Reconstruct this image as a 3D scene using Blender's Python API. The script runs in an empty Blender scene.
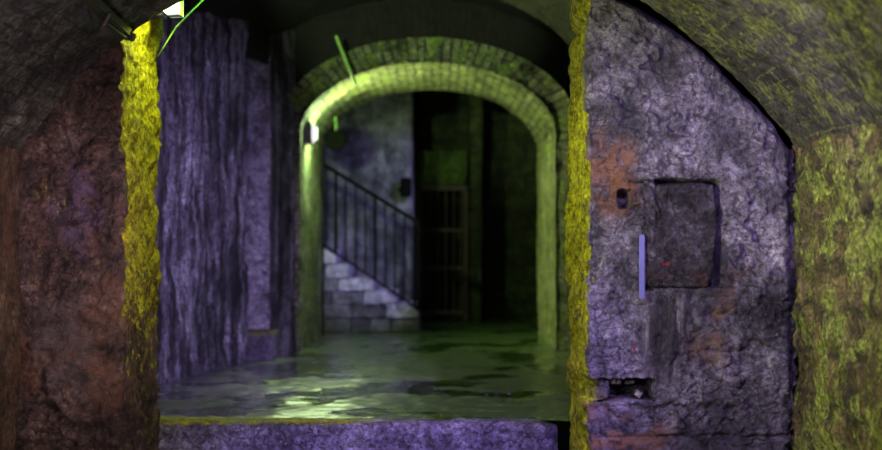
import bpy, bmesh, math, random
import numpy as np
from mathutils import Vector, Matrix
random.seed(4)
C = bpy.context.scene.collection
F = 1296.0; CX = 441.0; HY = 240.0; CAMZ = 1.2
Y1 = 7.45; Y2 = 8.5; S = Y1 / F

def P(px, py, Y):                       # a sighted point at a chosen depth
    return Vector(((px - CX) * Y / F, Y, CAMZ + (HY - py) * Y / F))

# ------------------------------------------------------------------ noise
def _hash(ix, iy, iz, seed):
    h = (ix * 374761393 + iy * 668265263 + iz * 2147483647 + seed * 974634777) & 0xffffffff
    h = ((h ^ (h >> 13)) * 1274126177) & 0xffffffff
    h = ((h ^ (h >> 16)) * 2246822519) & 0xffffffff
    return ((h ^ (h >> 15)) & 0xffffff) / float(0xffffff)
def vnoise(p, seed=0):
    i = np.floor(p).astype(np.int64); f = p - i; f = f * f * (3 - 2 * f)
    r = 0
    for a in (0, 1):
        for b in (0, 1):
            for c in (0, 1):
                w = (f[..., 0] if a else 1 - f[..., 0]) * (f[..., 1] if b else 1 - f[..., 1]) * (f[..., 2] if c else 1 - f[..., 2])
                r = r + w * _hash(i[..., 0] + a, i[..., 1] + b, i[..., 2] + c, seed)
    return r * 2 - 1
def fbm(p, scale, octv=4, seed=0, gain=.5):
    r = 0; a = 1.0; t = 0
    for k in range(octv):
        r = r + a * vnoise(p * scale * (2.03 ** k) + 17.3 * k, seed + k); t += a; a *= gain
    return r / t

# ------------------------------------------------------------------ objects
def tag(o, label=None, cat=None, group=None, kind=None):
    if label: o['label'] = label
    if cat: o['category'] = cat
    if group: o['group'] = group
    if kind: o['kind'] = kind
    return o
def link(name, me, mat, parent=None, kind=None, smooth=True):
    o = bpy.data.objects.new(name, me); C.objects.link(o)
    if mat: me.materials.append(mat)
    if parent:
        o.parent = parent; o.matrix_parent_inverse = Matrix.Translation(parent.location).inverted()
    if kind: o['kind'] = kind
    if smooth:
        me.polygons.foreach_set('use_smooth', [True] * len(me.polygons))
    return o
def empty(name, loc):
    o = bpy.data.objects.new(name, None); C.objects.link(o); o.location = loc; o.empty_display_size = .1
    return o
def grid_mesh(name, pts, uv=None):
    nu, nv = pts.shape[:2]
    me = bpy.data.meshes.new(name)
    idx = np.arange(nu * nv).reshape(nu, nv)
    q = np.stack([idx[:-1, :-1], idx[1:, :-1], idx[1:, 1:], idx[:-1, 1:]], -1).reshape(-1, 4)
    me.from_pydata(pts.reshape(-1, 3).tolist(), [], q.tolist())
    if uv is not None:
        l = me.uv_layers.new(name='UVMap')
        l.data.foreach_set('uv', uv.reshape(-1, 2)[q.reshape(-1)].astype(np.float32).ravel())
    me.update()
    return me
def normals(p):
    du = np.gradient(p, axis=0); dv = np.gradient(p, axis=1)
    n = np.cross(du, dv); l = np.linalg.norm(n, axis=-1, keepdims=True); l[l == 0] = 1
    return n / l
def resample(path, ds, corner=0.03):
    path = [np.array(q, float) for q in path]
    out = [path[0]]
    for i in range(1, len(path)):
        a, b = path[i - 1], path[i]
        n = max(1, int(round(np.linalg.norm(b - a) / ds)))
        for k in range(1, n + 1): out.append(a + (b - a) * k / n)
    out = np.array(out)
    if corner:
        for _ in range(3):
            out[1:-1] = out[1:-1] * .5 + (out[:-2] + out[2:]) * .25
    return out
def wall(name, path, z0, z1, mat, ds=.03, dz=.03, amp=.02, sc=2.0, seed=0, flip=False, extra=None, kind='structure', parent=None, fine=.4, flake=0.0):
    """rough wall standing on a plan path; z1 may be a function of (x, y)"""
    pl = resample(path, ds)
    nz = int(3.4 / dz) if callable(z1) else max(2, int((z1 - z0) / dz))
    v = np.linspace(0, 1, nz + 1)
    top = np.array([z1(x, y) for x, y in pl]) if callable(z1) else np.full(len(pl), z1)
    p = np.zeros((len(pl), nz + 1, 3))
    p[..., 0] = pl[:, None, 0]; p[..., 1] = pl[:, None, 1]
    p[..., 2] = z0 + v[None] * (top[:, None] - z0)
    n = normals(p) * (-1 if flip else 1)
    d = amp * fbm(p, sc, 3, seed) + amp * fine * fbm(p, sc * 6, 4, seed + 9, .65)
    if flake:
        for fs, sd, th in ((2.6, 301, .05), (5.5, 302, -.02), (9.0, 303, .0)):
            x = np.clip((fbm(p, fs, 5, seed + sd, .6) - th) / .05 + .5, 0, 1); d = d + flake * x * (3.4 / fs) ** .6
        d = d - flake * 1.4
    q = p + n * d[..., None]
    if extra is not None: q = extra(p, q, n)
    if flip: q = q[::-1]
    s = np.concatenate([[0], np.cumsum(np.linalg.norm(np.diff(pl, axis=0), axis=1))])
    if flip: s = s[::-1]
    uv = np.stack([np.repeat(s[:, None], nz + 1, 1), q[..., 2]], -1)
    return link(name, grid_mesh(name, q, uv), mat, parent, kind)
def loft(name, A, B, mat, ds=.04, amp=.015, sc=2.5, seed=0, flip=False, kind='structure', parent=None, ramp=1.0, fine=.4, extra=None):
    """surface between two curves of equally many points"""
    A = np.array(A, float); B = np.array(B, float)
    L = np.linalg.norm(B - A, axis=1).mean()
    n = max(2, int(L / ds)); v = (np.linspace(0, 1, n + 1)) ** ramp
    p = A[:, None] * (1 - v[None, :, None]) + B[:, None] * v[None, :, None]
    nn = normals(p) * (-1 if flip else 1)
    d = amp * fbm(p, sc, 3, seed) + amp * fine * fbm(p, sc * 6, 4, seed + 9)
    q = p + nn * d[..., None]
    if extra is not None: q = extra(p, q, nn)
    s = np.concatenate([[0], np.cumsum(np.linalg.norm(np.diff(A, axis=0), axis=1))])
    uv = np.stack([np.repeat((v * L)[None], len(A), 0), np.repeat(s[:, None], n + 1, 1)], -1)
    if flip: q = q[::-1]; uv = uv[::-1]
    return link(name, grid_mesh(name, q, uv), mat, parent, kind)

# ------------------------------------------------------------------ materials
class NT:
    def __init__(self, name):
        self.m = bpy.data.materials.new(name); self.m.use_nodes = True
        self.t = self.m.node_tree; self.n = self.t.nodes; self.bs = self.n['Principled BSDF']
        tc = self.n.new('ShaderNodeTexCoord'); self.P = tc.outputs['Object']; self.UV = tc.outputs['UV']
    def L(self, a, b): self.t.links.new(a, b)
    def map(self, sc=(1, 1, 1), loc=(0, 0, 0), src=None, rot=(0, 0, 0)):
        m = self.n.new('ShaderNodeMapping'); self.L(src or self.P, m.inputs[0])
        m.inputs['Scale'].default_value = sc; m.inputs['Location'].default_value = loc; m.inputs['Rotation'].default_value = rot
        return m.outputs[0]
    def noise(self, scale, detail=6, rough=.6, src=None, dist=0.0):
        x = self.n.new('ShaderNodeTexNoise'); self.L(src or self.P, x.inputs['Vector'])
        x.inputs['Scale'].default_value = scale; x.inputs['Detail'].default_value = detail
        x.inputs['Roughness'].default_value = rough; x.inputs['Distortion'].default_value = dist
        return x.outputs['Fac']
    def warp(self, amount, scale, src=None):
        x = self.n.new('ShaderNodeTexNoise'); self.L(src or self.P, x.inputs['Vector']); x.inputs['Scale'].default_value = scale
        x.inputs['Detail'].default_value = 4
        a = self.n.new('ShaderNodeVectorMath'); a.operation = 'MULTIPLY_ADD'
        self.L(x.outputs['Color'], a.inputs[0]); a.inputs[1].default_value = (amount,) * 3; self.L(src or self.P, a.inputs[2])
        return a.outputs[0]
    def voro(self, scale, feature='DISTANCE_TO_EDGE', src=None):
        x = self.n.new('ShaderNodeTexVoronoi'); x.feature = feature; self.L(src or self.P, x.inputs['Vector'])
        x.inputs['Scale'].default_value = scale
        return x.outputs['Distance']
    def ramp(self, v, stops):
        r = self.n.new('ShaderNodeValToRGB'); self.L(v, r.inputs[0]); e = r.color_ramp.elements
        while len(e) < len(stops): e.new(.5)
        for k, (p, c) in enumerate(stops):
            e[k].position = p
            e[k].color = (c, c, c, 1) if isinstance(c, (int, float)) else (*c, 1)
        return r.outputs[0]
    def math(self, op, a, b=None, clamp=False):
        m = self.n.new('ShaderNodeMath'); m.operation = op; m.use_clamp = clamp
        for k, x in enumerate((a, b)):
            if x is None: continue
            if isinstance(x, (int, float)): m.inputs[k].default_value = x
            else: self.L(x, m.inputs[k])
        return m.outputs[0]
    def mix(self, f, a, b, mode='MIX'):
        m = self.n.new('ShaderNodeMix'); m.data_type = 'RGBA'; m.blend_type = mode
        for k, x in ((0, f), (6, a), (7, b)):
            if isinstance(x, (int, float)): m.inputs[k].default_value = x
            elif isinstance(x, tuple): m.inputs[k].default_value = (*x, 1)
            else: self.L(x, m.inputs[k])
        return m.outputs[2]
    def xyz(self):
        s = self.n.new('ShaderNodeSeparateXYZ'); self.L(self.P, s.inputs[0]); return s.outputs
    def step(self, v, a, b):             # smooth 0..1 between a and b
        m = self.n.new('ShaderNodeMapRange'); m.interpolation_type = 'SMOOTHSTEP'; self.L(v, m.inputs[0])
        m.inputs[1].default_value = a; m.inputs[2].default_value = b
        return m.outputs[0]
    def blob(self, c, r, src=None):      # 1 inside an ellipsoid patch
        a = self.map((1 / r[0], 1 / r[1], 1 / r[2]), (-c[0] / r[0], -c[1] / r[1], -c[2] / r[2]), src)
        l = self.n.new('ShaderNodeVectorMath'); l.operation = 'LENGTH'; self.L(a, l.inputs[0])
        return self.step(l.outputs['Value'], 1.15, .45)
    def done(self, col, rough, bumps, metallic=0.0, spec=.5):
        if isinstance(col, tuple): self.bs.inputs['Base Color'].default_value = (*col, 1)
        else: self.L(col, self.bs.inputs['Base Color'])
        if isinstance(rough, (int, float)): self.bs.inputs['Roughness'].default_value = rough
        else: self.L(rough, self.bs.inputs['Roughness'])
        self.bs.inputs['Metallic'].default_value = metallic
        self.bs.inputs['Specular IOR Level'].default_value = spec
        prev = None
        for h, st, dist in bumps:
            b = self.n.new('ShaderNodeBump'); self.L(h, b.inputs['Height']); b.inputs['Strength'].default_value = st; b.inputs['Distance'].default_value = dist
            if prev: self.L(prev, b.inputs['Normal'])
            prev = b.outputs[0]
        if prev: self.L(prev, self.bs.inputs['Normal'])
        return self.m

def plaster(name, dark, mid, light, rust=None, moss=None, stains_and_glow=(), speck=.5, rough=.62, sc=2.2, streak=0, crack=3.0, local=None):
    t = NT(name); w = t.warp(.25, 2.0)
    a = t.noise(sc, 9, .68, w)
    col = t.ramp(a, [(.34, dark), (.5, mid), (.66, light)])
    v = t.voro(crack, src=w)
    cr = t.ramp(v, [(0, .35), (.035, 1)])
    pm = t.step(t.noise(1.3, 3), .42, .6)
    cr = t.mix(pm, cr, (1, 1, 1))
    col = t.mix(.8, col, cr, 'MULTIPLY')
    v2 = t.voro(8.5, src=t.warp(.16, 6))
    cr2 = t.mix(t.step(t.noise(2.2, 4), .45, .58), t.ramp(v2, [(0, .2), (.06, 1)]), (1, 1, 1))
    col = t.mix(.8, col, cr2, 'MULTIPLY')
    pits = t.noise(34, 6, .8)
    col = t.mix(min(1, speck + .35), col, t.ramp(pits, [(.38, .1), (.46, .7), (.55, 1.15), (.64, 1.9)]), 'MULTIPLY')
    lt = t.step(t.noise(38, 3, .6), .62, .72)
    col = t.mix(t.math('MULTIPLY', lt, .55), col, light)
    mid_n = t.noise(7.5, 9, .78, t.warp(.1, 5))
    col = t.mix(.85, col, t.ramp(mid_n, [(.36, .18), (.47, .8), (.56, 1.25), (.66, 1.7)]), 'MULTIPLY')
    if streak:
        s = t.noise(7, 6, .65, t.map((1, 1, .12), src=t.warp(.08, 3)))
        col = t.mix(streak, col, t.ramp(s, [(.4, .08), (.5, .6), (.6, 1.7)]), 'MULTIPLY')
        s2 = t.step(t.noise(12, 4, .6, t.map((1, 1, .1))), .56, .7)
        col = t.mix(t.math('MULTIPLY', s2, streak * .6), col, light)
    if rust:
        rm = t.step(t.noise(1.9, 7, .65, t.warp(.2, 3)), rust[1], rust[1] + .1)
        col = t.mix(t.math('MULTIPLY', rm, rust[2]), col, rust[0])
    for c, r, colr, amt in stains_and_glow:
        b = t.math('MULTIPLY', t.blob(c, r, t.warp(.3, 4)), t.step(t.noise(9, 6, .7), .36, .55))
        col = t.mix(t.math('MULTIPLY', b, amt), col, colr)
    if local: col = local(t, col)
    if moss:
        mf = moss(t)
        mc = t.ramp(t.noise(14, 8, .75), [(.3, (.035, .03, .004)), (.42, (.22, .2, .01)), (.55, (.62, .6, .015)), (.72, (.85, .8, .04))])
        mc = t.mix(.9, mc, t.ramp(t.noise(42, 6, .75), [(.36, .08), (.44, .6), (.55, 1.0), (.66, 1.35)]), 'MULTIPLY')
        col = t.mix(mf, col, mc)
    bumps = [(a, .8, .08), (mid_n, 1.0, .08), (cr2, .6, .02), (pits, 1.0, .03), (t.noise(80, 3), .7, .01)]
    if streak: bumps.append((s, .8, .04))
    return t.done(col, t.ramp(pits, [(.3, rough - .2), (.7, rough + .15)]), bumps)

def jamb_moss(t, lo=-.6, hi=1.2, power=.0):
    o = t.xyz()
    n = t.noise(9, 6, .7)
    edge = t.math('ADD', o[1], t.math('MULTIPLY', t.math('SUBTRACT', n, .5), .16))
    a = t.math('MULTIPLY', t.step(edge, Y1 + .035, Y1 + .055), t.step(o[0], .92, .875))
    z = t.step(o[2], lo, hi)
    cover = t.math('ADD', t.noise(13, 8, .7, t.map((1, 1, .6))), t.math('MULTIPLY', z, .4))
    return t.math('MULTIPLY', a, t.step(cover, .62, .67))

X_ = lambda px: (px - CX) * S
Z_ = lambda py: CAMZ + (HY - py) * S
def drips(t, col):
    m = t.blob((X_(678), Y1, Z_(325)), (.2, .6, .28), t.warp(.12, 4))
    s = t.noise(10, 6, .7, t.map((1, 1, .07)))
    c = t.ramp(s, [(.4, (.012, .01, .014)), (.5, (.07, .06, .075)), (.57, (.3, .27, .3)), (.63, (.65, .6, .66))])
    return t.mix(t.math('MULTIPLY', m, .85), col, c)
M = {}
ORANGE = (.42, .17, .06)
M['right_plaster'] = plaster('purple_grey_plaster', (.035, .03, .04), (.2, .18, .21), (.42, .38, .44), rust=((.33, .17, .09), .6, .7),
    moss=lambda t: jamb_moss(t, -2.6, .3), local=drips,
    stains_and_glow=[((X_(640), Y1, Z_(150)), (.2, .5, .3), ORANGE, .6), ((X_(602), Y1, Z_(180)), (.07, .5, .13), ORANGE, .75),
            ((X_(660), Y1, Z_(75)), (.13, .5, .14), (.03, .03, .045), .8), ((X_(740), Y1, Z_(250)), (.2, .5, .3), (.03, .028, .04), .75),
            ((X_(735), Y1, Z_(325)), (.14, .5, .14), (.26, .14, .07), .7), ((X_(640), Y1, Z_(415)), (.3, .5, .06), (.42, .22, .1), .75),
            ((X_(690), Y1, Z_(325)), (.1, .5, .25), (.02, .018, .025), .85), ((X_(664), Y1, Z_(322)), (.012, .5, .07), (.4, .02, .06), .9),
            ((X_(755), Y1, Z_(400)), (.25, .5, .25), (.05, .04, .06), .5)])
M['left_plaster'] = plaster('brown_stained_plaster', (.03, .018, .015), (.115, .065, .05), (.24, .16, .14), rust=((.2, .085, .045), .53, .55),
    moss=lambda t: jamb_moss(t, 0, 1.8), speck=.6, rough=.6,
    stains_and_glow=[((-1.95, Y1, 1.55), (.14, .5, .3), (.22, .15, .26), .6), ((-2.05, Y1, .75), (.2, .5, .3), (.12, .1, .12), .6)])  # first patch paints a pool of violet light on the pier
def shell_mat(name, cols, brick, mossc, mort, mth, bumpk=.9, offs=.5, roughn=.7, wp=.07, bc=.55, mk=.75, side=False):
    t = NT(name)
    b = t.n.new('ShaderNodeTexBrick'); t.L(t.warp(wp, 4, t.UV), b.inputs['Vector'])
    b.inputs['Scale'].default_value = 1; b.inputs['Brick Width'].default_value = brick[0]; b.inputs['Row Height'].default_value = brick[1]
    sm = t.step(t.xyz()[2], 1.9, 2.5) if side == 'z' else (t.step(t.xyz()[0], -.9, .2) if side else 1.0)
    b.inputs['Mortar Size'].default_value = mort; b.inputs['Mortar Smooth'].default_value = .6
    b.inputs['Color1'].default_value = (.35, .35, .35, 1); b.inputs['Color2'].default_value = (1, 1, 1, 1)
    a = t.noise(2.5, 9, .7, t.warp(.2, 2))
    col = t.ramp(a, [(.33, cols[0]), (.5, cols[1]), (.68, cols[2])])
    col = t.mix(t.math('MULTIPLY', sm, bc) if side == 'z' else bc, col, b.outputs['Color'], 'MULTIPLY')
    big_n = t.noise(7, 9, .78, t.warp(.1, 5))
    col = t.mix(.85, col, t.ramp(big_n, [(.36, .2), (.47, .8), (.56, 1.25), (.66, 1.8)]), 'MULTIPLY')
    col = t.mix(t.math('MULTIPLY', t.math('MULTIPLY', t.math('MULTIPLY', b.outputs['Fac'], mk), sm), t.step(t.noise(6, 5), .4, .55)), col, cols[3])
    mf = t.math('MULTIPLY', t.step(t.noise(5.5, 9, .72), mth, mth + .09), 1.0 if side == 'z' else sm)
    mc = t.ramp(t.noise(30, 5), [(.35, tuple(x * .35 for x in mossc)), (.65, mossc)])
    col = t.mix(mf, col, mc)
    pits = t.noise(34, 6, .8)
    col = t.mix(.9, col, t.ramp(pits, [(.38, .1), (.46, .7), (.55, 1.15), (.64, 1.9)]), 'MULTIPLY')
    v2 = t.voro(5.5, src=t.warp(.2, 5)); col = t.mix(.7, col, t.mix(t.step(t.noise(2.2, 4), .45, .6), t.ramp(v2, [(0, .15), (.07, 1)]), (1, 1, 1)), 'MULTIPLY')
    inv = t.math('SUBTRACT', 1.0, t.math('MULTIPLY', b.outputs['Fac'], sm))
    return t.done(col, roughn, [(inv, bumpk, .03), (a, .7, .05), (big_n, 1.0, .09), (pits, 1.0, .03), (t.noise(70, 3), .4, .006)])
M['right_stone'] = shell_mat('mossy_rubble_wall', [(.03, .03, .012), (.2, .15, .05), (.3, .25, .1), (.05, .05, .02)], (.5, .24), (.42, .5, .08), .025, .47, bumpk=.5, wp=.25, bc=.4, mk=.9)
M['vault'] = shell_mat('mossy_brick_vault', [(.04, .04, .038), (.15, .135, .115), (.27, .25, .21), (.42, .46, .14)], (.21, .085), (.38, .42, .1), .009, .5, bumpk=.5, wp=.09, mk=.5, side=True)
M['left_stone'] = plaster('orange_brown_wall', (.03, .018, .012), (.13, .07, .035), (.2, .14, .09), rust=((.2, .1, .045), .52, .45), sc=3)
M['corridor_stone'] = plaster('streaked_corridor_stone', (.05, .04, .06), (.2, .18, .22), (.42, .4, .46), streak=.95, speck=.5, sc=1.5, crack=2.2)
M['niche_stone'] = plaster('lit_tone_niche_plaster', (.26, .23, .3), (.58, .54, .64), (.8, .77, .86), speck=.35, sc=2.5)  # paler lilac albedo paints in the violet light on the niche cheek
M['dark_vault'] = shell_mat('shaded_dark_brick', [(.004, .004, .004), (.012, .011, .01), (.024, .021, .018), (.005, .006, .005)], (.26, .1), (.016, .022, .007), .015, .62)  # near-black albedo puts the shade of the unlit vaults into the colour
M['arch_brick'] = shell_mat('mossy_arch_brick', [(.08, .08, .05), (.34, .36, .22), (.62, .64, .42), (.03, .035, .015)], (.3, .1), (.42, .6, .13), .018, .5, bumpk=1.0, wp=.07, bc=.7, mk=.8, side='z')
M['back_wall'] = plaster('grey_stair_wall', (.07, .07, .09), (.2, .2, .25), (.36, .36, .42), sc=2, streak=.3, speck=0)
M['green_wall'] = shell_mat('dark_algae_wall', [(.015, .02, .01), (.05, .065, .025), (.1, .13, .05), (.015, .02, .01)], (.6, .28), (.1, .17, .03), .02, .52)
M['pale_green'] = plaster('green_lit_lintel', (.02, .045, .006), (.07, .13, .02), (.14, .22, .03), sc=3)  # green in the colour stands for lamp light on the stone
M['step_block'] = plaster('pale_step_block', (.35, .32, .45), (.62, .58, .78), (.85, .8, .95), sc=3, speck=0, crack=1)
M['stair_stone'] = plaster('cut_stair_stone', (.08, .075, .09), (.2, .19, .24), (.34, .32, .4), sc=3, speck=0, crack=1)
M['infill'] = plaster('crusted_dark_slab', (.012, .01, .014), (.07, .055, .07), (.2, .17, .22), rust=((.16, .04, .03), .56, .6), sc=4, speck=.8, rough=.5,
    stains_and_glow=[((X_(690), Y1, Z_(236)), (.03, .3, .03), (.4, .03, .08), .8), ((X_(660), Y1, Z_(275)), (.07, .3, .08), (.12, .06, .03), .8)])
M['rubble'] = plaster('broken_stone', (.08, .07, .07), (.25, .22, .2), (.45, .4, .36), sc=8)
for nm in ('stair_stone',):
    m = M[nm]; nt = m.node_tree; oi = nt.nodes.new('ShaderNodeObjectInfo'); rp_ = nt.nodes.new('ShaderNodeMapRange')
    nt.links.new(oi.outputs['Random'], rp_.inputs[0]); rp_.inputs[3].default_value = .35; rp_.inputs[4].default_value = 1.5
    mm_ = nt.nodes.new('ShaderNodeMix'); mm_.data_type = 'RGBA'; mm_.blend_type = 'MULTIPLY'; mm_.inputs[0].default_value = 1
    bs = nt.nodes['Principled BSDF']; nt.links.new(bs.inputs['Base Color'].links[0].from_socket, mm_.inputs[6]); nt.links.new(rp_.outputs[0], mm_.inputs[7]); nt.links.new(mm_.outputs[2], bs.inputs['Base Color'])
M['sill'] = plaster('mossy_sill_stone', (.08, .07, .1), (.2, .18, .24), (.35, .32, .4), sc=3, speck=.3, moss=lambda t: t.math('MULTIPLY', t.step(t.xyz()[2], .22, .27), .45))
# wet floor
t = NT('wet_mossy_floor'); w = t.warp(.3, 1.5)
a = t.noise(1.2, 8, .65, w); g = t.noise(1.6, 6, .65, t.map((1, .5, 1)), 0)
col = t.ramp(a, [(.35, (.02, .02, .022)), (.5, (.06, .056, .065)), (.68, (.13, .12, .14))])
o = t.xyz()
mx = t.math('ADD', g, t.math('MULTIPLY', t.step(o[0], -1.9, .6), .16))
mm = t.step(mx, .52, .6)
mcol = t.ramp(t.noise(22, 6, .7), [(.36, (.004, .014, .001)), (.5, (.022, .08, .004)), (.62, (.08, .2, .012))])
col = t.mix(mm, col, mcol)
fine = t.noise(16, 7, .75)
lipn = t.math('ADD', o[1], t.math('MULTIPLY', t.math('SUBTRACT', fine, .5), .5))
lip = t.step(lipn, 8.95, 8.62)
lipm = t.math('MULTIPLY', t.math('MULTIPLY', lip, t.step(fine, .38, .5)), t.step(o[0], .4, -.9))
col = t.mix(lipm, col, (.5, .62, .05))
pud = t.step(t.noise(1.1, 5, .6, t.map((.8, 1.0, 1), (3.3, 1.2, 0))), .5, .56)
dry = t.math('SUBTRACT', 1.0, pud)
rgh = t.math('ADD', t.math('MULTIPLY', dry, .3), .16)
rgh = t.math('ADD', rgh, t.math('MULTIPLY', lipm, .4), True)
hb = t.math('MULTIPLY', t.math('ADD', fine, t.noise(45, 4, .6)), t.math('ADD', t.math('MULTIPLY', dry, .85), .15))
M['floor'] = t.done(col, rgh, [(t.noise(2.4, 6, .6, t.map((1, .8, 1))), .4, .05), (hb, 1.0, .04)], spec=1.0)
t.bs.inputs['Coat Weight'].default_value = 1.0; t.L(t.math('ADD', t.math('MULTIPLY', dry, .24), .07), t.bs.inputs['Coat Roughness'])
M['step_stone'] = plaster('speckled_step_stone', (.14, .12, .18), (.3, .26, .38), (.6, .56, .7), sc=3, speck=.6, rough=.45, crack=1.2,
    moss=lambda t: t.math('MULTIPLY', t.step(t.math('ADD', t.xyz()[2], t.math('MULTIPLY', t.math('SUBTRACT', t.noise(14, 5), .5), .05)), -.012, .0), t.step(t.xyz()[0], -.3, -.7)))
def simple(name, col, rough=.5, metal=0.0, sc=20, bump=.3, var=.5):
    t = NT(name); n = t.noise(sc, 5, .65)
    c = t.ramp(n, [(.3, tuple(x * (1 - var) for x in col)), (.6, col)])
    return t.done(c, rough, [(n, bump, .01)], metal)
M['iron'] = simple('rusted_iron', (.05, .035, .03), .6, .3)
M['rail'] = simple('black_railing_paint', (.004, .004, .006), .8)
M['rail'].node_tree.nodes['Principled BSDF'].inputs['Specular IOR Level'].default_value = .1
M['black'] = simple('black_housing', (.003, .004, .003), .9)
M['black'].node_tree.nodes['Principled BSDF'].inputs['Specular IOR Level'].default_value = .08
M['lamp_metal'] = simple('lamp_grey_metal', (.25, .25, .3), .4, .5)
M['cable'] = simple('green_lit_sheath', (.3, .6, .12), .5)  # green base colour paints in lamp light on wires and rods
M['beam'] = simple('mossy_dark_timber', (.012, .016, .006), .7, 0, 14, .8, .7)
M['strip'] = simple('pale_lilac_strip', (.14, .15, .36), .4, 0, 8, .1, .3)
def emit(name, col, st):
    m = bpy.data.materials.new(name); m.use_nodes = True; b = m.node_tree.nodes['Principled BSDF']
    b.inputs['Base Color'].default_value = (.8, .8, .8, 1); b.inputs['Emission Color'].default_value = (*col, 1); b.inputs['Emission Strength'].default_value = st
    return m
M['lens'] = emit('lit_frosted_lens', (.95, .95, 1), 1.0)

# ------------------------------------------------------------------ foreground vaulted room
VX, VZ, VR = -.184, .234, 2.684
XL, XR = -2.42, 2.05
def circ(x, r=VR): return VZ + math.sqrt(max(0, r * r - (x - VX) ** 2))
def arc(Y, r=VR, x0=XL, x1=XR, n=320):
    a0 = math.acos((x0 - VX) / r) if abs((x0 - VX) / r) < 1 else math.pi
    a1 = math.acos((x1 - VX) / r)
    return [(VX + r * math.cos(a), Y, VZ + r * math.sin(a)) for a in np.linspace(a0, a1, n)]
loft('ceiling', arc(Y1 + .02), arc(-1.6), M['vault'], ds=.05, amp=.03, sc=2.6, seed=3, ramp=1.5)
spr = circ(XR)
wall('wall_right', [(XR, 4.5), (XR, Y1 + .12)], -.5, spr + .03, M['right_stone'], ds=.022, dz=.022, amp=.045, sc=2.4, seed=11, fine=.7, flake=.012)
wall('wall_right', [(XR, -1.6), (XR, 4.5)], -.5, spr + .03, M['right_stone'], ds=.08, dz=.08, amp=.045, sc=2.4, seed=11)
wall('wall_left', [(XL, Y1 + .12), (XL, -1.6)], -.5, circ(XL) + .03, M['left_stone'], ds=.06, dz=.05, amp=.03, seed=21)
wall('wall_back', [(XR, -1.6), (XL, -1.6)], -.5, 3.0, M['left_stone'], ds=.2, dz=.2, amp=.03, seed=22)
loft('floor', [(x, -1.7, -.5) for x in np.linspace(-2.6, 2.3, 60)], [(x, Y2 + .1, -.5) for x in np.linspace(-2.6, 2.3, 60)], M['left_stone'], ds=.12, amp=.01)

# left pier: brown end wall, mossy jamb facing the passage
def left_extra(p, q, n):
    Xp, Yp, Zp = p[..., 0], p[..., 1], p[..., 2]
    jam = np.clip((Yp - Y1 - .02) / .1, 0, 1)
    q[..., 0] += jam * .03 * fbm(p, 3.0, 4, 55) * (1)
    # broken lump low on the end wall
    px = Xp / S + CX; py = HY - (Zp - CAMZ) / S
    d = np.sqrt(((px - 85) / 40) ** 2 + ((py - 385) / 42) ** 2) + .25 * fbm(p, 5, 3, 8)
    fr = np.clip((Y1 + .05 - Yp) / .05, 0, 1)
    q[..., 1] -= fr * .035 * np.clip((1 - d) * 5, 0, 1)
    d = np.sqrt(((px - 75) / 32) ** 2 + ((py - 200) / 26) ** 2) + .3 * fbm(p, 5, 3, 18)
    q[..., 1] += fr * .03 * np.clip((1 - d) * 4, 0, 1)
    return q
wall('wall_front_left', [(-2.5, Y1), (-1.834, Y1), (-1.845, Y2), (-3.0, Y2)], -.5, 3.75, M['left_plaster'], ds=.018, dz=.02, amp=.028, sc=2.2, seed=31, fine=.8, flake=.018, extra=left_extra)

# right pier: plaster slab standing off the vault, with recess and slot
def right_extra(p, q, n):
    Xp, Yp, Zp = p[..., 0], p[..., 1], p[..., 2]
    px = Xp / S + CX; py = HY - (Zp - CAMZ) / S
    wob = 2.5 * fbm(p, 9, 3, 61)
    front = np.clip((Y1 + .03 - Yp) / .03, 0, 1)
    def box(x0, x1, y0, y1, w=1.2):
        a = np.minimum(np.minimum(px + wob - x0, x1 - px - wob), np.minimum(py + wob - y0, y1 - py - wob))
        return np.clip(a / w, 0, 1)
    q[..., 1] += front * .2 * box(655, 721, 179, 288)
    q[..., 1] += front * .15 * box(619, 630, 189, 208)
    q[..., 1] += front * .05 * box(628, 662, 179.5, 182.5, 1) + front * .035 * box(643.5, 646, 181, 230, 1) + front * .05 * box(619, 640, 205, 209, 1)
    slot = box(560, 655, 379, 402)
    q[..., 1] += front * .32 * slot
    jam = np.clip((Yp - Y1 - .01) / .03, 0, 1) * (Xp < 1.0) * (Yp < Y1 + .45)
    zi = np.clip((11.5 - np.abs(py + wob * 2 - 390.5)) / 2, 0, 1)
    q[..., 0] += jam * .12 * zi
    # weathered ledges and joints
    for jy, a, x0 in ((437, .03, 600), (408, .012, 590), (352, .012, 665), (300, .008, 700)):
        q[..., 1] += front * a * np.exp(-((py + 2 * wob - jy) / 2.2) ** 2) * (px > x0)
    q[..., 1] -= front * .03 * np.clip((py - 436) / 5, 0, 1) * (px > 600)
    # drip crust below the recess
    dr = np.exp(-((px - 678) / 26) ** 4) * np.clip((py - 289) / 5, 0, 1) * np.clip((365 - py) / 12, 0, 1)
    st = fbm(np.stack([p[..., 0] * 6, p[..., 1] * 0, p[..., 2] * .8], -1), 3, 4, 71)
    q[..., 1] -= front * dr * (.02 + .05 * st)
    # rounded, ragged outline along the vault
    zt = VZ + np.sqrt(np.maximum(0, (VR - .05) ** 2 - (Xp - VX) ** 2))
    r = (VR - .008) - np.sqrt((Xp - VX) ** 2 + np.maximum(0, Zp - VZ) ** 2)
    e = np.minimum(r, 2.04 - Xp) + .035 * fbm(p, 4, 4, 66)
    k = np.clip((.07 - e) / .07, 0, 1.3) * (Xp > 1.0)
    q[..., 1] += front * k ** 2 * .12
    jj = np.clip((Yp - Y1 - .02) / .1, 0, 1) * (Xp < 1.0)
    q[..., 0] += jj * .035 * fbm(p, 3.2, 4, 77)
    q[..., 0] += jj * .06 * np.exp(-((py - 14) / 7.0) ** 2)
    return q
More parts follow.
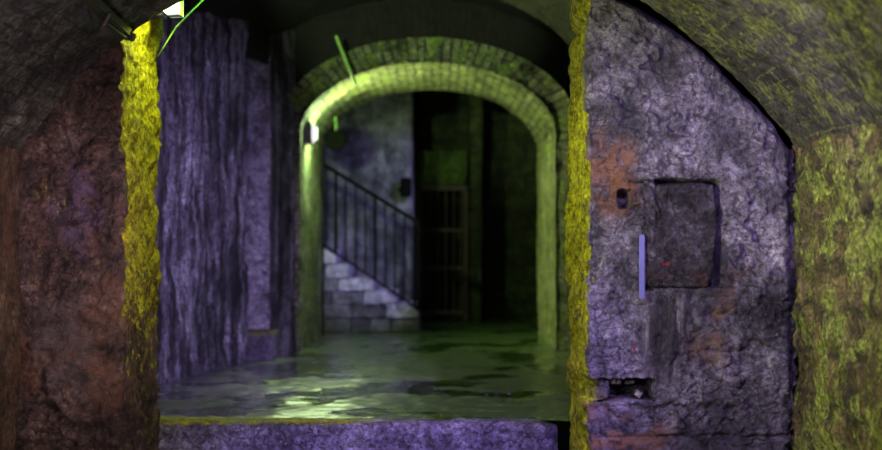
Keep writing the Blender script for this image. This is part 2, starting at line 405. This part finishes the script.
def right_top(x, y):
    if y > Y1 + .001 and x < 1.85: return min(3.75, circ(.845, VR - .008) + (y - Y1) * 1.2)
    return circ(min(x, 2.04), VR - .008)
wall('wall_front_right', [(2.04, Y2), (2.04, Y1), (.845, Y1), (.835, Y2), (1.8, Y2)][::-1], -.5, right_top, M['right_plaster'], ds=.011, dz=.012, amp=.022, sc=2.4, seed=41, fine=.8, flake=.018, extra=right_extra, flip=False)
wall('gap_light_block', [(1.0, 7.85), (2.35, 7.85)], -.5, 3.3, M['dark_vault'], ds=.1, dz=.1, flip=False)  # sheet added behind the gap to stop light leaking from the corridor

# ------------------------------------------------------------------ corridor
def ell(Y, xl, xr, zs, zc, n=121, z0=None):
    c, a = (xl + xr) / 2, (xr - xl) / 2
    return [(c - a * math.cos(t), Y, zs + (zc - zs) * math.sin(t)) for t in np.linspace(0, math.pi, n)]
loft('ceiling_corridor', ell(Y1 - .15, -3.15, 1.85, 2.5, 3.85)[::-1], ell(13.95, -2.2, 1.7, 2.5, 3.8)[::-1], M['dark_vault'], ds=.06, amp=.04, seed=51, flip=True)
wall('wall_corridor_left', [(-2.86, Y2 - .05), (-2.36, 10.9), (-1.90, 12.75), (-2.0, 12.95), (-2.9, 13.1)], -.05, 4.2, M['corridor_stone'], ds=.03, dz=.03, amp=.05, sc=1.8, seed=52, flake=.012, flip=False)
def niche_extra(p, q, n):
    q[..., 1] += 0
    return q
wall('wall_corridor_left_end', [(-2.9, 13.5), (-1.78, 13.5)], -.05, 3.1, M['niche_stone'], ds=.03, dz=.03, amp=.035, sc=2, seed=53, flip=False)
wall('wall_corridor_left_end', [(-1.79, 13.49), (-1.56, 13.9)], -.05, 4.2, M['corridor_stone'], ds=.03, dz=.03, amp=.03, sc=2, seed=63)
wall('wall_corridor_left_lintel', [(-1.93, 12.72), (-1.79, 13.5)], 3.02, 4.2, M['dark_vault'], ds=.04, dz=.04, amp=.03, seed=64)
wall('wall_corridor_right', [(1.5, 13.9), (1.62, Y2)], -.05, 3.0, M['corridor_stone'], ds=.08, dz=.08, amp=.03, seed=54)
xs = np.linspace(-3.3, 2.0, 150)
def floor_extra(p, q, n):
    k = np.clip((9.0 - p[..., 1]) / .3, 0, 1)
    q[..., 2] += .012 * fbm(p, 7, 4, 91) + .012 * k * fbm(p, 12, 3, 92)
    return q
loft('floor_corridor', [(x, Y2 + .12, 0) for x in xs], [(x, 20.6, 0) for x in xs], M['floor'], ds=.035, amp=.022, sc=1.6, seed=56, ramp=1.6, extra=floor_extra, flip=False)

# stone step up to the corridor
def step_pts():
    rows = []
    for y, z in [(8.49, -.52), (8.49, -.35), (8.49, -.2), (8.49, -.1), (8.49, -.05), (8.495, -.02), (8.52, .002), (8.58, .008), (8.7, .006), (8.8, -.02)]:
        rows.append((y, z))
    prof = resample(rows, .012, corner=.01)
    X = np.linspace(-1.9, .775, 236)
    p = np.zeros((len(X), len(prof), 3)); p[..., 0] = X[:, None]; p[..., 1] = prof[None, :, 0]; p[..., 2] = prof[None, :, 1]
    n = normals(p)
    d = .014 * fbm(p, 3, 4, 81) + .007 * fbm(p, 22, 4, 82)
    q = p + n * d[..., None] * np.sign(n[..., 1:2] * -1 + n[..., 2:3] + 1e-6)
    q[..., 2] = np.maximum(q[..., 2], -.5)
    # broken right-hand corner
    k = np.clip((q[..., 0] - .6) / .18, 0, 1)
    q[..., 2] -= k ** 2 * .05 * (p[..., 2] > -.1)
    q[..., 1] += k ** 3 * .12
    return q
sp = step_pts()
o = link('stone_step', grid_mesh('stone_step', sp), M['step_stone'])
tag(o, 'worn purple-lit stone step edge with moss along its top, between the piers', 'step')

# sill block in the niche
def rough_box(c, s, seed, bev=.02, sub=5, amp=.012, rot=0.0):
    bm = bmesh.new(); bmesh.ops.create_cube(bm, size=1)
    for v in bm.verts: v.co = Vector((v.co.x * s[0], v.co.y * s[1], v.co.z * s[2]))
    bmesh.ops.bevel(bm, geom=bm.edges[:], offset=bev, segments=2, affect='EDGES', profile=.6)
    bmesh.ops.subdivide_edges(bm, edges=[e for e in bm.edges if e.calc_length() > max(s) / 6], cuts=sub, use_grid_fill=True)
    bmesh.ops.triangulate(bm, faces=[f for f in bm.faces if len(f.verts) > 4])
    a = np.array([v.co[:] for v in bm.verts]) + np.array(c)
    bm.normal_update()
    d = amp * fbm(a, 5, 4, seed)
    R = Matrix.Rotation(rot, 3, 'Y')
    for v, dd in zip(bm.verts, d): v.co = R @ (v.co + v.normal * float(dd)) + Vector(c)
    me = bpy.data.meshes.new('block'); bm.to_mesh(me); bm.free(); return me
o = link('sill_block', rough_box((-1.98, 13.2, .13), (.62, .45, .3), 5), M['sill'], smooth=False)
tag(o, 'low mossy stone block at the foot of the violet-lit corridor niche', 'stone block')

# ------------------------------------------------------------------ far arch
AX, AA, ZS, ZC = -.145, 1.385, 2.32, 3.12
def arch_prof(Y, off=0.0, n=90, z0=-.05, dx=0):
    a = AA + off; b = (ZC - ZS) + off
    out = [(AX - a, Y, z) for z in np.linspace(z0, ZS, 50)[:-1]]
    out += [(AX - a * math.cos(t), Y, ZS + b * math.sin(t)) for t in np.linspace(0, math.pi, n)]
    out += [(AX + a, Y, z) for z in np.linspace(ZS, z0, 50)[1:]]
    return out
loft('wall_arch_soffit', arch_prof(13.93), arch_prof(16.6), M['arch_brick'], ds=.04, amp=.025, sc=2.6, seed=101)
# splayed brick ring on the arch face
loft('wall_arch_ring', arch_prof(13.78, .24), arch_prof(13.95, -.01), M['arch_brick'], ds=.02, amp=.02, sc=5, seed=102)
loft('wall_arch_ring', arch_prof(13.93, .26), arch_prof(13.78, .24), M['dark_vault'], ds=.03, amp=.01, sc=5, seed=104)
def big(Y):
    out = []
    for x, y, z in arch_prof(Y, .26):
        if z < ZS and x < 0: out.append((-2.6, Y, z))
        elif z < ZS: out.append((2.2, Y, z))
        else:
            t = math.atan2((z - ZS) * 1.5, x - AX)
            k = max(abs(math.cos(t)) / 2.4, abs(math.sin(t)) / 2.0)
            out.append((AX + math.cos(t) / k, Y, ZS + math.sin(t) / k))
    return out
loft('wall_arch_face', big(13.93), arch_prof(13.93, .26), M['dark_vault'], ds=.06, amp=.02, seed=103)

# ------------------------------------------------------------------ stair hall
wall('wall_hall_back', [(-4.2, 16.5), (-4.2, 18.0), (-.40, 18.0), (-.40, 19.6)], -.05, 4.4, M['back_wall'], ds=.05, dz=.05, amp=.04, seed=111, flip=False)
wall('wall_hall_right', [(-.42, 19.6), (-.36, 19.6), (-.36, 20.3), (2.6, 20.3), (2.6, 16.5)], -.05, 4.4, M['green_wall'], ds=.06, dz=.06, amp=.05, seed=112, flip=False)
wall('wall_hall_pier', [(.42, 20.3), (.42, 19.35), (.62, 19.3), (.66, 20.3)], -.05, 4.4, M['green_wall'], ds=.05, dz=.05, amp=.04, seed=113, flip=False)
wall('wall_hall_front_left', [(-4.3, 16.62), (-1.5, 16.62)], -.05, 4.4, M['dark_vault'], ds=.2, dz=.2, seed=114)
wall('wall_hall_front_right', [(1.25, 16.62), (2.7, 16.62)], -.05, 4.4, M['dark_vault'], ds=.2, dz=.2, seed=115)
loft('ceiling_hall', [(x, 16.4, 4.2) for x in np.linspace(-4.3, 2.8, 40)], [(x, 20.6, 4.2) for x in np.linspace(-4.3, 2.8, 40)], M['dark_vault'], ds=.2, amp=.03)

def box_bm(bm, c, s, rot=None, bev=0.0):
    r = bmesh.ops.create_cube(bm, size=1); vs = r['verts']
    for v in vs:
        co = Vector((v.co.x * s[0], v.co.y * s[1], v.co.z * s[2]))
        v.co = (rot @ co if rot else co) + Vector(c)
    if bev:
        es = list({e for v in vs for e in v.link_edges})
        bmesh.ops.bevel(bm, geom=es, offset=bev, segments=2, affect='EDGES')
def tube_bm(bm, pts, r, seg=8):
    pts = [Vector(p) for p in pts]; rings = []
    for i, p in enumerate(pts):
        d = (pts[min(i + 1, len(pts) - 1)] - pts[max(i - 1, 0)]).normalized()
        a = d.cross(Vector((0, 1, 0)) if abs(d.y) < .9 else Vector((1, 0, 0))).normalized(); b = d.cross(a)
        rr = r[i] if isinstance(r, (list, tuple)) else r
        rings.append([bm.verts.new(p + (a * math.cos(2 * math.pi * k / seg) + b * math.sin(2 * math.pi * k / seg)) * rr) for k in range(seg)])
    for i in range(len(rings) - 1):
        for k in range(seg): bm.faces.new((rings[i][k], rings[i][(k + 1) % seg], rings[i + 1][(k + 1) % seg], rings[i + 1][k]))
    bm.faces.new(rings[0]); bm.faces.new(rings[-1][::-1])
def part(name, mat, fn, parent=None, smooth=False):
    bm = bmesh.new(); fn(bm); bmesh.ops.recalc_face_normals(bm, faces=bm.faces[:])
    me = bpy.data.meshes.new(name); bm.to_mesh(me); bm.free()
    return link(name, me, mat, parent, smooth=smooth)

# stone staircase: each step a block, masonry base below
st = empty('stone_staircase', (-1.4, 17.4, 0))
tag(st, 'stone block staircase climbing to the left behind the far arch', 'staircase')
SY0, SY1 = 16.82, 17.9
edges = [-.30, -.57, -.87, -1.19, -1.36, -1.68, -1.98, -2.28, -2.58]
tops = [.365, .535, .70, .885, 1.08, 1.27, 1.45, 1.63, 1.81]
for k in range(9):
    z1 = tops[k]; z0 = tops[k - 1] if k else .185
    ln = (edges[k] - edges[k + 1] + .14) if k < 8 else 1.5
    c = (edges[k] - ln / 2, (SY0 + SY1) / 2 + random.uniform(-.02, .01), (z0 + z1) / 2)
    o = link('step', rough_box(c, (ln - .012, SY1 - SY0, z1 - z0 - .012), 200 + k, .015, 4, .012), M['step_block'], st, smooth=False)
random.seed(9)
for r in range(10):                     # courses of the base beside and under the steps
    if r == 0: z0, z1, x1 = 0.0, .182, -.28
    else:
        k = r - 1
        z0 = tops[k - 1] if k else .185
        z1 = tops[k]
        x1 = (edges[k] - (edges[k] - edges[k + 1] + .14)) if k < 8 else -4.0
    x = x1; n = 0
    while x > -2.1 and n < 8:
        w = random.uniform(.24, .52)
        link('base_stone', rough_box((x - w / 2, (SY0 + SY1) / 2 + random.uniform(0, .03), (z0 + z1) / 2), (w - .012, SY1 - SY0 - .02, z1 - z0 - .01), 300 + r * 10 + n, .012, 3, .01), M['stair_stone'], st, smooth=False)
        x -= w; n += 1
# railing
ra = empty('stair_railing', (-.35, 16.77, .3)); tag(ra, 'black metal railing with thin upright bars along the stone staircase', 'railing')
RY = 16.77
pxm = RY / F
def rp(px, py): return P(px, py, RY)
h0, h1 = rp(300, 150), rp(416, 221)
s0, s1 = rp(300, 229), rp(418, 309)
part('handrail', M['rail'], lambda bm: (tube_bm(bm, [h0, h1], .026), tube_bm(bm, [h1, h1 + Vector((.03, 0, -.08))], .026)), ra)
part('bottom_rail', M['rail'], lambda bm: tube_bm(bm, [s0, s1, s1 + Vector((.16, 0, -.12))], .015), ra)
def on(a, b, x): f = (x - a.x) / (b.x - a.x); return a + (b - a) * f
xb = h1.x - .02
k = 0
while xb > h0.x + .03:
    a, b = on(h0, h1, xb), on(s0, s1, xb)
    rr = .02 if k % 4 == 0 else .011
    part('baluster', M['rail'], lambda bm: tube_bm(bm, [a, b], rr, 6), ra)
    xb -= .127; k += 1
part('newel_post', M['rail'], lambda bm: box_bm(bm, (h1.x + .03, RY, (h1.z + .3) / 2 + .02), (.045, .045, h1.z - .3), bev=.006), ra)

# metal gate in the green recess
g = empty('barred_gate', (0, 19.45, 0)); tag(g, 'dim green barred gate below the green-lit stone, right of the staircase', 'gate')
gx0, gx1, gt = -.37, .40, 1.98
part('gate_frame', M['iron'], lambda bm: [box_bm(bm, (gx0 + .03, 19.42, gt / 2), (.06, .06, gt), bev=.005), box_bm(bm, (gx1 - .03, 19.42, gt / 2), (.06, .06, gt), bev=.005), box_bm(bm, (0.015, 19.42, gt), (.77, .06, .07), bev=.005)], g)
for z in (.12, .78, 1.35): part('cross_rail', M['iron'], lambda bm: box_bm(bm, (.015, 19.42, z), (.66, .03, .045), bev=.004), g)
for k in range(6): part('bar', M['iron'], lambda bm: tube_bm(bm, [(-.27 + k * .115, 19.42, .05), (-.27 + k * .115, 19.42, gt)], .013, 6), g)
o = link('lintel_stone', rough_box((.0, 19.5, 2.28), (.8, .35, .52), 77, .05, 5, .03), M['pale_green'], smooth=True)
tag(o, 'green-lit stone block above the barred gate', 'stone block')

# dark box on the wall corner
jb = part('junction_box', M['black'], lambda bm: (box_bm(bm, (-.49, 17.95, 1.93), (.16, .06, .27), bev=.02), box_bm(bm, (-.58, 17.95, 1.9), (.05, .05, .06), bev=.01)))
tag(jb, 'small black box fixed on the wall corner beside the handrail end', 'electrical box')

# ------------------------------------------------------------------ lamps
def prism(bm, poly, y0, y1):
    a = [bm.verts.new((x, y0, z)) for x, z in poly]; b = [bm.verts.new((x, y1, z)) for x, z in poly]
    n = len(poly); bm.faces.new(a); bm.faces.new(b[::-1])
    for k in range(n): bm.faces.new((a[k], b[k], b[(k + 1) % n], a[(k + 1) % n]))
def lamp(loc, w, h, d, label, angle=0.0, guard=True):
    r = empty('wall_lamp', loc); tag(r, label, 'lamp')
    x, y, z = loc
    part('back_plate', M['lamp_metal'], lambda bm: box_bm(bm, (x + .015, y, z), (.03, w * 1.1, h * 1.1), bev=.012), r)
    hs = part('housing', M['lamp_metal'], lambda bm: box_bm(bm, (x + .03 + d * .17, y, z), (d * .38, w, h), bev=.02), r)
    part('screw', M['lamp_metal'], lambda bm: tube_bm(bm, [(x + .07, y - w / 2 - .008, z + h * .3), (x + .07, y - w / 2 + .01, z + h * .3)], .012), hs)
    if w > .19:                         # faceted lens of the larger lamp
        q = [(x + d * .12, z + h * .5), (x + d * .97, z + h * .5), (x + d * .97, z - h * .45), (x + d * .55, z - h * .47), (x + d * .12, z - h * .2)]
        part('lens', M['lens'], lambda bm: prism(bm, q, y - w * .42, y + w * .42), r)
        cx_, cz_ = x + d * .55, z
        part('lens_rim', M['cable'], lambda bm: prism(bm, [(cx_ + (a - cx_) * 1.035, cz_ + (b - cz_) * 1.02) for a, b in q], y - w * .1, y + w * .3), r)
        return r
    part('lens', M['lens'], lambda bm: box_bm(bm, (x + d * .72, y, z), (d * .62, w * .86, h * .9), bev=min(w, h) * .2), r, smooth=True)
    if guard:
        part('lens_rim', M['iron'], lambda bm: box_bm(bm, (x + d * .4, y, z), (.02, w * 1.02, h * 1.02), bev=.02), r)
    return r
lamp((-1.83, 8.2, 2.76), .2, .3, .19, 'bright wall lamp at the top of the yellow mossy left jamb')
lamp((-1.53, 14.6, 2.40), .17, .24, .13, 'small lit wall lamp where the far arch springs on the left')
# dark floodlight hanging under the far arch
fl = empty('hanging_floodlight', P(334, 140, 16.2)); tag(fl, 'round black floodlight hanging from a rod under the far arch', 'floodlight')
c = P(336, 141, 16.2)
part('hanger_rod', M['cable'], lambda bm: tube_bm(bm, [c + Vector((0, 0, .12)), c + Vector((-.01, 0, .42))], .014), fl)
part('housing', M['black'], lambda bm: tube_bm(bm, [c + Vector((-.02, .14, 0)), c + Vector((-.02, .12, 0)), c + Vector((0, -.02, 0)), c + Vector((0, -.1, 0)), c + Vector((0, -.11, 0))], [.05, .09, .125, .125, .1], 20), fl, smooth=False)
part('yoke', M['black'], lambda bm: tube_bm(bm, [c + Vector((-.14, 0, -.02)), c + Vector((-.14, 0, .08)), c + Vector((0, 0, .14)), c + Vector((.14, 0, .08)), c + Vector((.14, 0, -.02))], .012), fl)

# conduit sloping down the crown of the far arch
o = part('conduit_pipe', M['cable'], lambda bm: tube_bm(bm, [P(336, 36, 13.35), P(339, 44, 13.4), P(347, 64, 13.5), P(356, 84, 13.6)], .016, 8), smooth=True)
tag(o, 'thin green-lit conduit hanging diagonally in front of the far arch', 'pipe')
# cables at the near lamp
o = part('cable', M['cable'], lambda bm: tube_bm(bm, [P(215, -12, 8.45), P(192, 11, 8.4), P(176, 27, 8.35), P(158, 56, 8.3)], .006, 8), smooth=True)
tag(o, 'thin taut cable running diagonally down behind the near wall lamp', 'cable')

# timber strut in the upper left corner
b0, b1 = P(76, -14, 5.8), P(128, 33, 7.2)
def strut(bm):
    d = (b1 - b0); L = d.length; d.normalize()
    up = Vector((0, 0, 1)); sd = d.cross(up).normalized(); u2 = sd.cross(d).normalized()
    R = Matrix((sd, d, u2)).transposed()
    m = (b0 + b1) / 2
    box_bm(bm, m, (.04, L, .06), R, .008)
o = empty('timber_strut', b1); tag(o, 'dark mossy timber strut slanting down to the top of the yellow left jamb', 'beam')
part('beam', M['beam'], strut, o)
part('brace_rod', M['beam'], lambda bm: tube_bm(bm, [P(72, -12, 5.8), P(103, 20, 6.5), P(127, 39, 7.15)], .01), o)
part('fixing_bolt', M['iron'], lambda bm: tube_bm(bm, [P(110, 14, 6.5), P(103, 26, 6.5)], .014), o)
part('bracket', M['iron'], lambda bm: box_bm(bm, P(130, 36, 7.2), (.05, .08, .05), Matrix.Rotation(.6, 3, 'Y'), .008), o)

# ------------------------------------------------------------------ things on the right pier
def slab_mesh():
    nx, nz = 110, 150
    u = np.linspace(0, 1, nx); v = np.linspace(0, 1, nz)
    U, V = np.meshgrid(u, v, indexing='ij')
    x0, x1, y0, y1 = 641, 714, 183, 289
    px = x0 + (x1 - x0) * U; py = y1 + (y0 - y1) * V
    px = px + 4 * np.sin(V * math.pi) * U - 5 * (1 - V) ** 3 * U + 5 * (1 - V) ** 2 * (1 - U); py = py - 3 * U * V
    p = np.stack([(px - CX) * S, np.zeros_like(px) + Y1 - .012, CAMZ + (HY - py) * S], -1)
    e = np.minimum(np.minimum(U * (x1 - x0), (1 - U) * (x1 - x0)), np.minimum(V, 1 - V) * (y1 - y0))
    ed = np.clip(1 - e / 4, 0, 1)
    q = p.copy()
    q[..., 1] += ed ** 3 * .11 + .03 * fbm(p, 5, 3, 131) + .02 * fbm(p, 18, 5, 132, .65)
    q[..., 0] += .012 * fbm(p, 7, 3, 133) + (1 - V) * (U) * .0
    q[..., 2] += .012 * fbm(p, 7, 3, 134) - .05 * np.clip(U - .82, 0, 1) * V * 2
    # spalled groove across the top left
    q[..., 1] += .02 * np.exp(-((px - 655 - (py - 190) * .3) / 2.0) ** 2) * (py < 215)
    me = grid_mesh('stone_panel', q)
    return me
o = link('stone_slab', slab_mesh(), M['infill'])
md = o.modifiers.new('thick', 'SOLIDIFY'); md.thickness = .06; md.offset = -1
tag(o, 'dark crusted stone slab set in the recess of the purple right pier', 'stone slab')
o = part('marker_strip', M['strip'], lambda bm: box_bm(bm, (X_(641), Y1 - .035, Z_(267)), (.034, .012, .37), bev=.005))
tag(o, 'narrow pale lilac upright strip left of the dark stone slab', 'strip')
for k, (px, py, w, h, d, lab, rot) in enumerate([(617, 383, .07, .028, .1, 'flat pale stone wedged at the top of the wall slot, left of its neighbour', 0.05),
        (632, 384, .055, .022, .08, 'small thin pale stone at the top of the wall slot, middle of three', -.08),
        (641, 396, .04, .04, .08, 'small slanted stone lying on the bottom of the wall slot', .6)]):
    me = rough_box((X_(px), Y1 + .13, Z_(py)), (w, d, h), 400 + k, .006, 2, .006, rot)
    o = link('wedged_stone', me, M['rubble'], smooth=False); tag(o, lab, 'stone', 'loose stones in the wall slot')
# pebbles on the wet floor
random.seed(3)
for k, (px, py, lab) in enumerate([(366, 348, 'lone bright pebble on the far wet floor below the staircase'), (497, 394, 'larger of the small pebbles on the floor near the right jamb'),
        (487, 397, 'small pebble left of the larger one near the right jamb'), (509, 396, 'small pebble on the floor nearest the right jamb')]):
    Y = CAMZ * F / (py - HY); r = .03 if k == 0 else (.018 if k == 1 else .012)
    me = rough_box(((px - CX) * Y / F, Y, .012 + r * .5), (r * 2.2, r * 1.6, r * 1.3), 500 + k, r * .35, 1, .004)
    o = link('pebble', me, M['rubble'], smooth=True); tag(o, lab, 'pebble', 'pebbles on the wet floor')

# ------------------------------------------------------------------ lights
def light(kind, loc, power, col, aim=None, size=.1, angle=60, blend=.6, name='lamp_or_fill'):
    l = bpy.data.lights.new(name, kind); l.energy = power; l.color = col
    if kind == 'AREA': l.size = size
    else: l.shadow_soft_size = size
    if kind == 'SPOT': l.spot_size = math.radians(angle); l.spot_blend = blend
    o = bpy.data.objects.new(name, l); C.objects.link(o); o.location = loc
    if aim: o.rotation_euler = (Vector(aim) - Vector(loc)).to_track_quat('-Z', 'Y').to_euler()
    return o
LY = (.95, 1.0, .10)
light('SPOT', (-1.50, 8.1, 2.78), 80, LY, (-1.86, 7.8, 1.9), .06, 130, .5)       # near wall lamp: its throw down the jamb,
light('SPOT', (-1.50, 8.15, 2.74), 200, LY, (.84, 7.6, .9), .06, 52, .4)        # its throw across the passage,
light('POINT', (-1.50, 8.25, 2.78), 2.5, (.3, 1.0, .2), size=.05)                # and its green spill
light('POINT', (-1.37, 14.72, 2.42), 130, (.72, 1.0, .45), size=.05)
light('SPOT', (-1.37, 14.76, 2.42), 250, (.9, 1.0, .3), (0.2, 14.8, 2.75), .05, 150, .5)              # far wall lamp
light('SPOT', (1.25, 9.0, 2.2), 760, (.58, .45, 1.0), (-2.2, 11.6, .85), .1, 70, 1.0)    # violet lamp in the corridor behind the right pier
light('SPOT', (1.25, 9.0, 2.2), 1700, (.50, .40, 1.0), (-.95, 16.8, .75), .1, 11, .7)
light('SPOT', (.9, 16.95, 3.1), 190, (.5, .43, 1.0), (-1.3, 17.7, 1.2), .1, 70, .9)    # violet lamp in the stair hall
light('SPOT', (1.2, 5.2, 2.3), 260, (.55, .38, 1.0), (1.35, 7.4, .9), .1, 85, .8)      # violet lamps in the front room
light('SPOT', (1.5, 2.2, 1.6), 70, (.55, .40, 1.0), (1.3, 7.4, 1.0), .15, 36, .8)
light('SPOT', (.6, 4.5, 1.9), 680, (.40, .28, 1.0), (-.1, 8.5, -.3), .15, 42, .7)
light('SPOT', (-1.7, 4.8, 1.6), 560, (.92, 1.0, .5), (2.2, 6.9, 2.1), .15, 70, .9)    # yellow-green lamp on the left wall
light('SPOT', (-.7, 5.9, 1.3), 140, (1.0, .78, .78), (-2.2, 7.4, 1.0), .15, 70, .9)
light('SPOT', (.2, 5.2, 1.7), 90, (.5, .2, 1.0), (-1.95, 7.4, 1.35), .1, 22, 1)
light('SPOT', (-1.50, 8.15, 2.9), 900, (.76, 1.0, .5), (-.3, 13.9, 3.75), .06, 30, .6)    # near lamp reaching the crown of the far arch
light('POINT', (-.9, 4.2, 1.0), 140, (1.0, .84, .95), size=.3)  # added fill for the left side, no lamp stands here
W = bpy.data.worlds.new('dark'); bpy.context.scene.world = W; W.use_nodes = True
W.node_tree.nodes['Background'].inputs[0].default_value = (.35, .4, .5, 1); W.node_tree.nodes['Background'].inputs[1].default_value = .002

cam = bpy.data.cameras.new('camera'); co = bpy.data.objects.new('camera', cam); C.objects.link(co)
co.location = (0, 0, CAMZ); co.rotation_euler = (math.radians(90), 0, 0)
cam.sensor_width = 36; cam.lens = F / 882 * 36; cam.shift_y = 15 / 882
cam.dof.use_dof = True; cam.dof.focus_distance = 7.6; cam.dof.aperture_fstop = 1.1
cam.clip_start = .05
sc = bpy.context.scene; sc.camera = co
sc.view_settings.view_transform = 'Standard'; sc.view_settings.look = 'None'; sc.view_settings.gamma = 1; sc.view_settings.exposure = 0
sc.view_settings.use_curve_mapping = False
sc.cycles.use_denoising = True
sc.cycles.max_bounces = 4; sc.cycles.sample_clamp_indirect = .6; sc.cycles.sample_clamp_direct = 6; sc.cycles.use_adaptive_sampling = False
sc.cycles.caustics_reflective = False; sc.cycles.caustics_refractive = False
